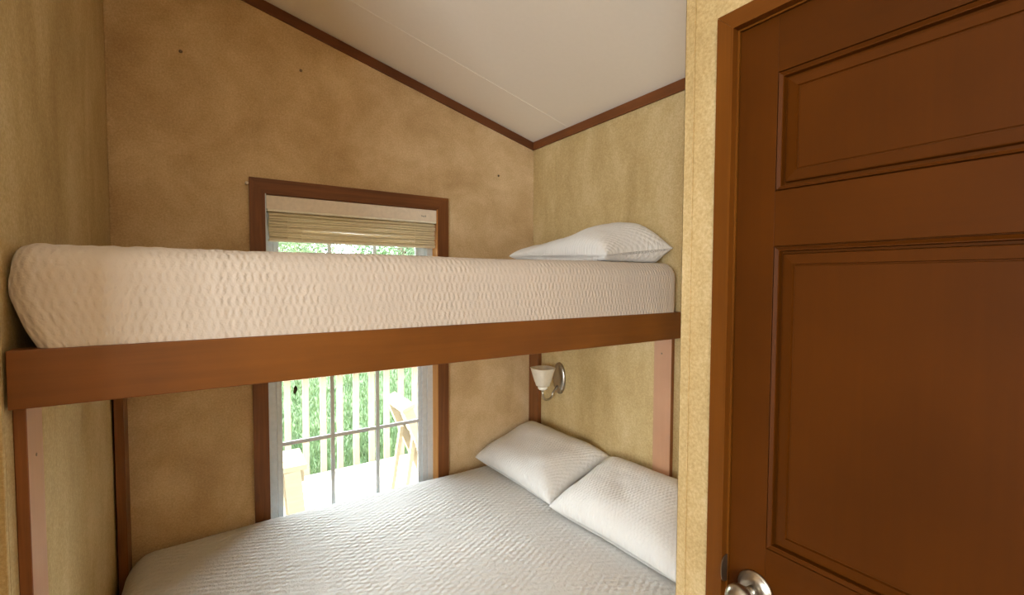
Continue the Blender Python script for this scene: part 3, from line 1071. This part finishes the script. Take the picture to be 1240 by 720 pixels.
leaning('side_rail', 0.0, L, CY0, CY0 + .045, -.03, .045, chair)
leaning('side_rail', 0.0, L, CY1 - .045, CY1, -.03, .045, chair)
for i in range(6):
    u = 0.13 + i * 0.083
    leaning('back_slat', u, u + 0.066, CY0 + .046, CY1 - .046, .020, .040, chair)
leaning('head_board', L + .001, L + .03, CY0 - .01, CY1 + .01, -.035, .06, chair)
for yy in (CY0 + .046, CY1 - .076):
    box('prop_leg', (1.15, yy, DZ + .002), (1.18, yy + .03, DZ + .50), CHAIRW, chair, bevel=.002, rot=Matrix.Rotation(0.16, 3, 'Y'), pivot=(1.165, yy, DZ + .5))
for i in range(6):
    xx = 1.38 + i * 0.085
    box('seat_slat', (xx, CY0 + .002, DZ + .30 + i * .012), (xx + .07, CY1 - .002, DZ + .322 + i * .012), CHAIRW, chair, bevel=.002)
for yy in (CY0, CY1 - .04):
    box('leg', (1.81, yy, DZ + .001), (1.88, yy + .04, DZ + .345), CHAIRW, chair, bevel=.003)
    box('seat_rail', (1.37, yy + .041, DZ + .235), (1.809, yy + .068, DZ + .298), CHAIRW, chair, bevel=.003)

# a dark dry leaf stuck to the lower pane
LFX, LFZ, ly = 0.300, 0.985, gl2[2] + 0.0050
pts = [(0, .024), (.004, .018), (.0055, .008), (.004, -.002), (.001, -.010), (-.001, -.020), (-.002, -.012), (-.0055, -.004), (-.004, .004), (-.0035, .014)]
dl = prism('leaf', [(LFX + 1.7 * p[0], LFZ + 1.1 * p[1]) for p in pts], 'y', ly, ly + .0012, DARKLEAF)
tag(dl, 'dark dry leaf stuck on the lower window pane', 'leaf')

# lawn
verts, faces, n = [], [], 60


def lawn_z(x, y):
    return -0.62 + 0.055 * max(0, y - 5) + 0.10 * noise.noise(Vector((x * .3, y * .3, 0)))


for i in range(n + 1):
    for j in range(n + 1):
        xx = -14 + 44 * i / n
        yy = 2.4 + 38 * (j / n) ** 1.5
        verts.append((xx, yy, lawn_z(xx, yy)))
for i in range(n):
    for j in range(n):
        p = i * (n + 1) + j
        faces.append((p, p + n + 1, p + n + 2, p + 1))
struct(mesh('lawn', verts, faces, GRASS, None, True), 'green lawn sloping up beyond the deck', 'lawn')
verts, faces = [], []
for k in range(26000):
    yy = 4.15 + 9.5 * random.random() ** 1.6
    xx = yy * random.uniform(0.02, 0.50)
    z = lawn_z(xx, yy)
    a = random.uniform(0, math.pi)
    hgt = random.uniform(.05, .13)
    w = random.uniform(.006, .014)
    lean = (random.uniform(-.05, .05), random.uniform(-.05, .05))
    i = len(verts)
    verts += [(xx - w * math.cos(a), yy - w * math.sin(a), z - .01), (xx + w * math.cos(a), yy + w * math.sin(a), z - .01),
              (xx + lean[0], yy + lean[1], z + hgt)]
    faces.append((i, i + 1, i + 2))
tag(mesh('grass', verts, faces, BLADE), 'green grass blades on the lawn beyond the railing', 'grass', None, 'stuff')

# trees beyond the lawn
spots = [(1.2, 14.2, 5.6, 0), (5.2, 14.6, 6.4, 1), (9.2, 14.4, 5.4, 0), (13.4, 15.6, 6.2, 1), (-2.8, 15.6, 6.6, 1), (3.0, 19.6, 7.4, 1), (7.6, 19.8, 7.6, 0), (12.4, 21.0, 7.0, 1)]
tl = ['pale leafy tree nearest the left edge of the window view', 'mid green leafy tree in the front row at the middle of the view', 'low pale tree in the front row right of the middle',
      'mid green tree at the right end of the front row', 'mid green tree at the left end of the front row',
      'tall green tree in the back row, leftmost', 'tall pale tree in the back row, between two others', 'tall green tree in the back row, rightmost']
for (tx, ty, th, kd), lab in zip(spots, tl):
    th *= 0.66
    z0 = lawn_z(tx, ty) - 0.05
    tr = root('tree', (tx, ty, z0), lab, 'tree', 'trees beyond the lawn')
    tube('trunk', [(tx, ty, z0), (tx + .05, ty, z0 + th * .3), (tx - .04, ty + .05, z0 + th * .6), (tx, ty, z0 + th * .9)], [.16, .13, .09, .03], BARK, tr, 9)
    bm = bmesh.new()
    blobs = [(Vector((tx, ty, z0 + th * .62)), 1.25)]
    for k in range(8):
        a = k * 2.4 + tx
        p0 = Vector((tx, ty, z0 + th * (.22 + .06 * k)))
        p1 = p0 + Vector((math.cos(a) * 1.1, math.sin(a) * 1.1, .45 + .1 * (k % 3)))
        add_tube(bm, [p0, (p0 + p1) / 2 + Vector((0, 0, .1)), p1], [.05, .035, .015], 6)
        blobs.append((p1, random.uniform(.75, 1.15)))
    from_bm('branches', bm, BARK, tr, True)['kind'] = 'stuff'
    verts, faces = [], []
    for (c, r) in blobs:
        for q in range(420):
            d = Vector((random.gauss(0, 1), random.gauss(0, 1), random.gauss(0, 1))).normalized() * r * random.random() ** .4
            p = c + d
            s = random.uniform(.05, .10)
            a1 = Vector((random.gauss(0, 1), random.gauss(0, 1), random.gauss(0, 1))).normalized()
            a2 = a1.orthogonal().normalized()
            i = len(verts)
            verts += [p - a1 * s, p + a2 * s * .5, p + a1 * s, p - a2 * s * .5]
            faces.append((i, i + 1, i + 2, i + 3))
    tag(mesh('foliage', verts, faces, (LEAF1, LEAF2)[kd], tr), None, None, None, 'stuff')
